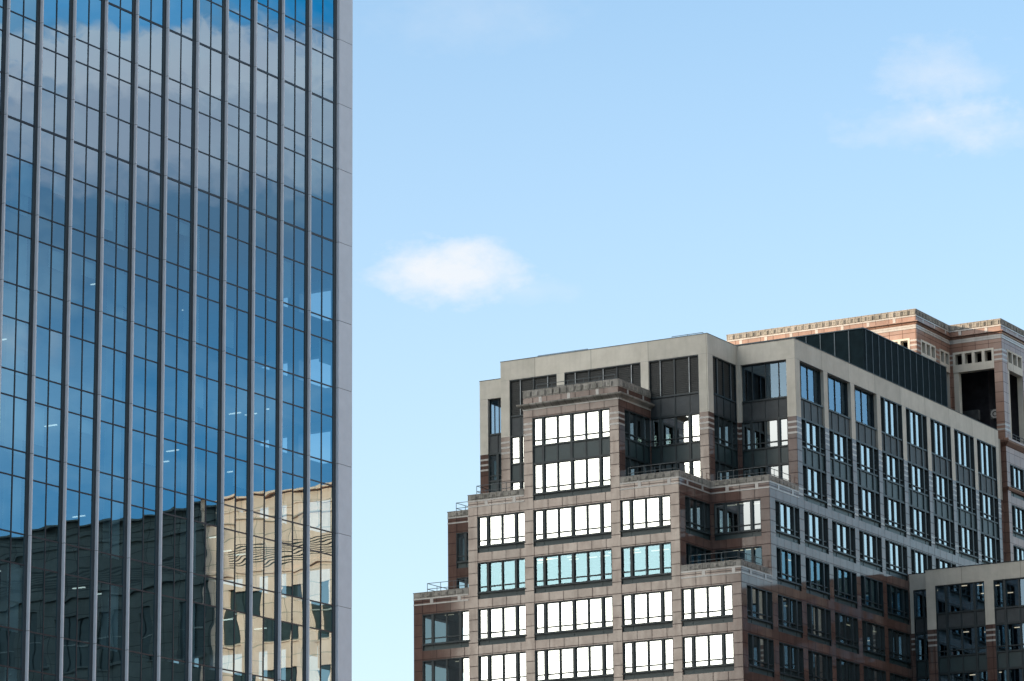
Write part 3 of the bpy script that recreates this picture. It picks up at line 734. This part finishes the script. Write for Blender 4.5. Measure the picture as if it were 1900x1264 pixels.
m.quad((25.2, WY, 0), (25.2, 60, 0), (25.2, 60, ZB+WT), (25.2, WY, ZB+WT), 'limestone')
m.quad((0.01, 60, 0), (0.01, 60, ZB+WT), (25.2, 60, ZB+WT), (25.2, 60, 0), 'limestone'); link('side_wall', m, wO)
m = MB(); sweep(m, [(0.004, 34.25), (WX, 34.25), (WX, WY), (25.2, WY), (25.2, 60)][2:], [(0.0, ZB+WT), (0.03, ZB+WT), (0.03, ZB+WT+.07), (-0.5, ZB+WT+.07), (-.5, ZB+WT-.5)], 'dark_metal')
m.box(0.01, WX-.01, 34.24, 34.7, ZB+WT-.018, ZB+WT+.04, 'dark_metal'); link('roof_edge', m, wO)
m = MB(); m.box(0.3, 25.0, 34.5, 59.8, ZB+4.7, ZB+4.9, 'roof_felt'); m.box(WX+.3, 25.0, WY+.5, 34.497, ZB+4.7, ZB+4.9, 'roof_felt'); link('roof', m, wO)
m = MB()
for k in range(-4, 1): m.box(WX+.3, 24.8, WY+.62, 46, ZB+4*k+.1, ZB+4*k+.6, 'interior'); m.box(.2, WX+.29, 34.9, 46, ZB+4*k+.1, ZB+4*k+.6, 'interior')
m.box(1, 24.8, 46.01, 46.2, ZB-16, ZB+4.6, 'interior'); m.box(.2, 24.8, 34.9, 46, ZB+4.3, ZB+4.6, 'interior_pale'); link('interior', m, wO)
for (x, y, z) in [(4.6, 36, 4.25), (5.9, 36.5, 4.25), (7.1, 37.5, 4.25), (0.9, 36, 4.25), (1.3, 37, 4.25), (4.6, 36, .05), (6.2, 37, .05), (9.5, 36, .05), (4.4, 41, 4.25), (6.6, 42, 4.25), (1.1, 36.5, 0.05), (5.3, 35.4, -3.95), (7.9, 35.2, -3.95)]:
    lamp(wO, x, y, ZB+z, 0.5, 0.11)
m = MB(); m.box(6.35, 7.6, 34.2, 34.35, ZB+1.5, ZB+2.75, 'blind_red') if False else None

# ------------------------------------------------------------------ glass tower (left)
K = 110.0/120.0; CT = -110.0; DT = R(1.2557)
gO = thing('glass_tower', 'tall blue mirror glass office tower with slim vertical grey fins, filling the left side', 'building', (0, 0, 0), -DT)
# local frame of the thing: x = outward normal axis, y = along the facade; glass plane at x = CT
LV = [26.45, 28.57, 32.16, 33.84, 36.97, 38.41, 41.37, 42.82, 45.75, 47.68, 50.60, 52.03, 54.95, 57.16, 59.55, 61.99, 63.33, 66.34, 69.32, 70.67, 73.6]
lv = [z*K+1.7 for z in LV]
GR = [(0, 2), (2, 4), (4, 6), (6, 8), (8, 10), (10, 12), (12, 14), (14, 16), (16, 18), (18, 20)]
low = [lv[0]]
while low[0] > 6: low = [low[0]-4.02] + low
fins = [143.38, 146.31, 149.26, 152.18, 155.12, 158.09, 161.10, 164.09, 167.07, 170.04, 173.04, 176.18]
fins = [140.42, *fins]
near = [140.42-2.96*i for i in range(1, 13)][::-1]
allf = [f*K for f in near+fins]
U_END = 177.70*K; U_BEG = allf[0]
FP, FT = 0.205, 0.085
LT = 0.035
NUP = 16
def tower_win(w, zs):
    f = MB(); g = MB(); z0 = zs[0]
    mid = w/2
    f.box(w-.25, w, -0.045, 0.05, 0, zs[-1]-z0, 'tower_frame')
    f.box(mid-.03, mid+.03, -0.03, 0.05, 0, zs[-1]-z0, 'tower_joint')
    for i, z in enumerate(zs[:-1]):
        thick = 0.06 if any(abs(z-(q*K+1.7)) < .01 for q in (57.16, 66.34)) else LT
        for a, b in ((0, mid-.03), (mid+.03, w)): f.box(a, b, -0.028, 0.05, z-z0-thick, z-z0+thick, 'tower_joint')
        t2 = LT
        for a, b in ((0.0, mid-.03), (mid+.03, w)):
            ta = random.uniform(-1, 1)*.0017; tb = random.uniform(-1, 1)*.0013
            q0 = z-z0+thick; q1 = zs[i+1]-z0-0.035; L = b-a; H = q1-q0
            g.quad((a, -ta*L, q0), (b, ta*L, q0), (b, ta*L+tb*H, q1), (a, -ta*L+tb*H, q1), 'tower_glass')
    return f.mesh('window'), g.mesh('pane')
cnt = 0
vis = []
for bi in range(len(allf)-1):
    u0 = allf[bi]; w = allf[bi+1]-u0
    for (a, b) in GR:
        zc = (lv[a]+lv[b])/2; uc = u0+w/2
        P = Vector((CT, uc, zc)); P = Matrix.Rotation(-DT, 3, 'Z') @ P
        d = P-Vector((0, 0, 1.7)); yy = d.dot(fwd); X = 950+F_PX*d.dot(right)/yy; Y = 632-F_PX*d.dot(up)/yy
        vis.append((X, Y, bi, a, b))
def score(v):
    X, Y = v[0], v[1]; return max(0, -X)+max(0, -Y)+max(0, Y-1264)
vis.sort(key=score)
chosen = {(v[2], v[3]) for v in vis[:99]}
cache = {}
rest_f = MB(); rest_g = MB()
def merge(dst, me, u0, z0):
    i = len(dst.v); dst.v += [(v.co.x+u0, v.co.y, v.co.z+z0) for v in me.vertices]
    for p in me.polygons: dst.f.append(tuple(q+i for q in p.vertices)); dst.m.append(me.materials[p.material_index].name)
for bi in range(len(allf)-1):
    u0 = allf[bi]+FT/2; w = allf[bi+1]-FT-allf[bi]
    groups = [(lv[a], [lv[q] for q in range(a, b+1)], (bi, a) in chosen) for (a, b) in GR]
    groups += [(low[i], [low[i], low[i]+1.34, low[i+1]], False) for i in range(len(low)-1)]
    top = lv[-1]
    for i in range(NUP): groups.append((top+4.02*i, [top+4.02*i, top+4.02*i+2.7, top+4.02*(i+1)], False))
    for (z0, zs, ch) in groups:
        if ch:
            f_, g_ = tower_win(w, zs)
            o = link('window', None, gO, (CT, u0, z0), B, me=f_); link('pane', None, o, me=g_)
        else:
            key = (round(w, 3), round(zs[1]-zs[0], 3), round(zs[-1]-zs[0], 3))
            f_, g_ = tower_win(w, zs)
            merge(rest_f, f_, u0, z0); merge(rest_g, g_, u0, z0)
TOPZ = lv[-1]+4.02*NUP
o = link('windows', rest_f, gO, (CT, 0, 0), B); o['kind'] = 'stuff'
o2 = link('panes', rest_g, o, (0, 0, 0), 0); o2['kind'] = 'stuff'
joints = [z*K+1.7 for z in (28.57, 33.84, 38.41, 42.82, 47.68, 52.03, 57.16, 59.55, 63.33, 66.34, 70.67)]
def fin_mb(width=FT):
    mb = MB(); zs = [0.0]+[low[i]+1.3 for i in range(len(low)-1)]+joints+[TOPZ]
    zs = sorted(zs)
    for a, b in zip(zs[:-1], zs[1:]): mb.box(-width/2, width/2, -FP, 0.06, a+.012, b-.012, 'fin_metal')
    mb.box(-width/2+.01, width/2-.01, -FP+.012, 0.05, 0, TOPZ, 'tower_joint'); return mb
fm = fin_mb().mesh('fin')
for i, u in enumerate(allf[:-1]):
    if i >= 12: link('fin', None, gO, (CT, u, 0), B, me=fm)
stf = MB()
for u in allf[:12]: stf.box(u-FT/2, u+FT/2, -FP, 0.06, 0, TOPZ, 'fin_metal')
o = link('fins', stf, gO, (CT, 0, 0), B); o['kind'] = 'stuff'
# right-hand corner pier with its panel joints
mb = MB(); u0 = allf[-1]; pj = sorted([0.0, TOPZ]+[low[i]+1.3 for i in range(len(low)-1)]+[z*K+1.7 for z in (28.57, 33.84, 38.41, 42.82, 47.68, 52.03, 57.16, 61.99, 66.34, 70.67)])
DEPTH = 21.5
for a, b in zip(pj[:-1], pj[1:]): mb.box(u0, U_END, -FP, 0.35, a+.014, b-.014, 'fin_metal')
mb.box(u0+.02, U_END-.02, -FP+.02, 0.33, 0, TOPZ, 'tower_joint'); link('corner_pier', mb, gO, (CT, 0, 0), B)
# end wall (faces away), with clear bays on office storeys, back and near walls, roof
mb = MB(); x1 = CT-0.35; x0 = CT-DEPTH
def endbox(xa, xb, za, zb, mt='fin_metal'): mb.box(xa, xb, U_END-.6, U_END-.02, za, zb, mt)
open_b = [(lv[a]+.35, lv[a+1]-.0) for a in ()]
vis_rows = [(lv[3]+.3, lv[4]-.4), (lv[5]+.3, lv[6]-.4), (lv[7]+.3, lv[8]-.4), (lv[9]+.3, lv[10]-.4), (lv[11]+.3, lv[12]-.4), (lv[1]+.3, lv[2]-.4)]
vis_rows.sort(); z = 0
bays = [(x1-.5-3.1*i-2.3, x1-.5-3.1*i) for i in range(6)]
for (za, zb) in vis_rows:
    endbox(x0, x1, z, za)
    xs = x1
    for (xa, xb) in bays: endbox(xb, xs, za, zb); xs = xa
    endbox(x0, xs, za, zb); z = zb
endbox(x0, x1, z, TOPZ); link('end_wall', mb, gO)
mb = MB(); mb.box(x0, x0+.4, U_BEG, U_END-.62, 0, TOPZ, 'fin_metal'); mb.box(x0+.41, CT-.02, U_BEG-.4, U_BEG-.02, 0, TOPZ, 'fin_metal'); link('rear_wall', mb, gO)
mb = MB(); mb.box(x0+.42, CT-.2, U_BEG, U_END-.7, TOPZ-.5, TOPZ-.2, 'roof_felt'); link('roof', mb, gO)
# floors and core inside
mb = MB()
for z in low[1:-1]: mb.box(x0+.45, CT-.25, U_BEG+.1, U_END-.65, z-.05, z+1.2, 'interior')
for a, b in ((1, 0), (3, 2), (5, 4), (7, 6), (9, 8), (11, 10)): mb.box(x0+.45, CT-.25, U_BEG+.1, U_END-.65, lv[b]+.1, lv[a]-.1, 'interior')
mb.box(x0+.45, CT-.25, U_BEG+.1, U_END-.65, lv[12]+.1, TOPZ-1, 'interior')
mb.box(CT-20, CT-9.5, U_BEG+5, U_END-17, 0, TOPZ-1, 'interior')
link('interior', mb, gO)
for u_, w_ in ((allf[13]+1.55, 0.9), (allf[16]+1.6, .85), (allf[19]+.15, .8), (allf[11]+1.5, .9), (allf[22]+.1, .7)):
    q = MB(); q.box(CT-.75, CT-.3, u_, u_+w_, 0, TOPZ-1, 'column_white'); link('inner_column', q, gO)
for _ in range(34):
    bi = rnd.randrange(11, len(allf)-1); a, b = rnd.choice([(1, 2), (3, 4), (5, 6), (7, 8), (9, 10), (11, 12)]); hf_ = rnd.choice((0, 1)); wb = (allf[bi+1]-allf[bi])/2-.12
    q = MB(); q.box(CT-.22, CT-.19, 0, wb, -rnd.uniform(.5, 2.2), 0, 'column_white'); link('blind', q, gO, (0, allf[bi]+.08+hf_*(wb+.1), lv[b]-.12))
for z in (lv[2], lv[4], lv[6], lv[8], lv[10]):
    for _ in range(5 if z < lv[9] else 2):
        q = MB(); q.box(-.05, .05, -.4, .4, -.05, 0, 'lamp_small')
        link('ceiling_light', q, gO, (CT-rnd.uniform(1.5, 4.5), rnd.uniform(131, U_END-2.5), z-.02+.1), R(90))

# ------------------------------------------------------------------ buildings outside the frame (seen in the glass, or added to shade)
def simple_block(name, label, x0, x1, y0, y1, h, mat, bay=5.6, storey=9.0, ww=2.8, wh=6.0, extras=True):
    o = thing(name, label, 'building', ((x0+x1)/2, (y0+y1)/2, 0)); cx, cy = (x0+x1)/2, (y0+y1)/2
    rr = []
    ztop = h-10.3
    us = []; x = x0-cx+1.2
    while x+ww < x1-cx-.6: us.append(x); x += bay
    z = ztop
    while z-wh > 2:
        for x in us:
            rr.append((x, x+ww, z-wh, z, ('void_glass', 0.35)))
            if extras:
                rr.append((x, x+ww, z-wh*.5-.06, z-wh*.5+.06, ('pale_grille', 0.25))); rr.append((x+ww/2-.05, x+ww/2+.05, z-wh, z, ('dark_metal', 0.27)))
                rr.append((x-.15, x+ww+.15, z-wh-.22, z-wh, (mat, -0.15)))
        z -= storey
    if extras:
        for zz, d in ((h-.25, -0.5), (h-1.6, -0.12), (h-2.9, -0.2), (h-8.4, -.25), (ztop-storey*1-wh-.7, -.15), (ztop-storey*3-wh-.7, -.15)):
            rr.append((x0-cx, x1-cx, zz, zz+.22, (mat, d)))
        for i in range(8): rr.append((x0-cx+2, x1-cx-2, h-5.6-.26*i, h-5.6-.26*i+.1, ('void_glass', 0.08)))
    global ZB
    s = ZB; ZB = 0
    for nm, mbb in gridwall(x0-cx, x1-cx, 0, h, rr, mat).items():
        if mbb.f: link('front_wall', mbb, o, (0, y0-cy, 0))
    ZB = s
    mb = MB(); mb.box(x0-cx, x1-cx, y0-cy+.6, y1-cy, 0, h-.1, mat); link('body', mb, o)
    return o
plain('void_glass', (0.035, 0.045, 0.045), 0.3)
stone('shaded_beige_stone', (0.11, 0.115, 0.11), (0.17, 0.175, 0.165), joint=(0.05, 0.05, 0.05), jw=2.8, jh=1.5, jm=0.05, slab=0.15, spec=0.2)  # darker copy of the beige stone, with shade put into its colour
stone('beige_stone', (0.70, 0.45, 0.35), (0.84, 0.58, 0.47), joint=(0.3, 0.25, 0.2), jw=2.8, jh=1.5, jm=0.05, slab=0.12, spec=0.1)
RY = 300.0
simple_block('beige_stone_building', 'sunlit beige stone office building mirrored in the lower right glass of the left tower', -44, 7.5, RY, RY+30, 72.4, 'beige_stone')
simple_block('shaded_beige_building', 'beige building end with shade painted in, mirrored in lower left glass of the left tower', 7.6, 48, RY+.6, RY+30, 72.0, 'shaded_beige_stone')  # shaded part of the beige building, its shade painted as darker stone
simple_block('sun_blocker_tower', 'dark tower added out of frame to shade the block, mirrored in the lowest left windows', -290, -230.6, 120, 155, 119, 'spandrel_grey', extras=False)  # added out of view to keep the sun off the block

simple_block('sky_blocker', 'unseen dark block, added out of frame, that shades the mirrored beige building', -40, 60, 185, 200, 150, 'granite', extras=False)  # unseen, added to keep sky glow off the mirrored building

# ------------------------------------------------------------------ ground
mb = MB(); mb.quad((-6000, -6000, 0), (6000, -6000, 0), (6000, 6000, 0), (-6000, 6000, 0), 'ground_paving')
o = link('ground', mb); o['kind'] = 'structure'
S.cycles.max_bounces = 8; S.cycles.transparent_max_bounces = 12
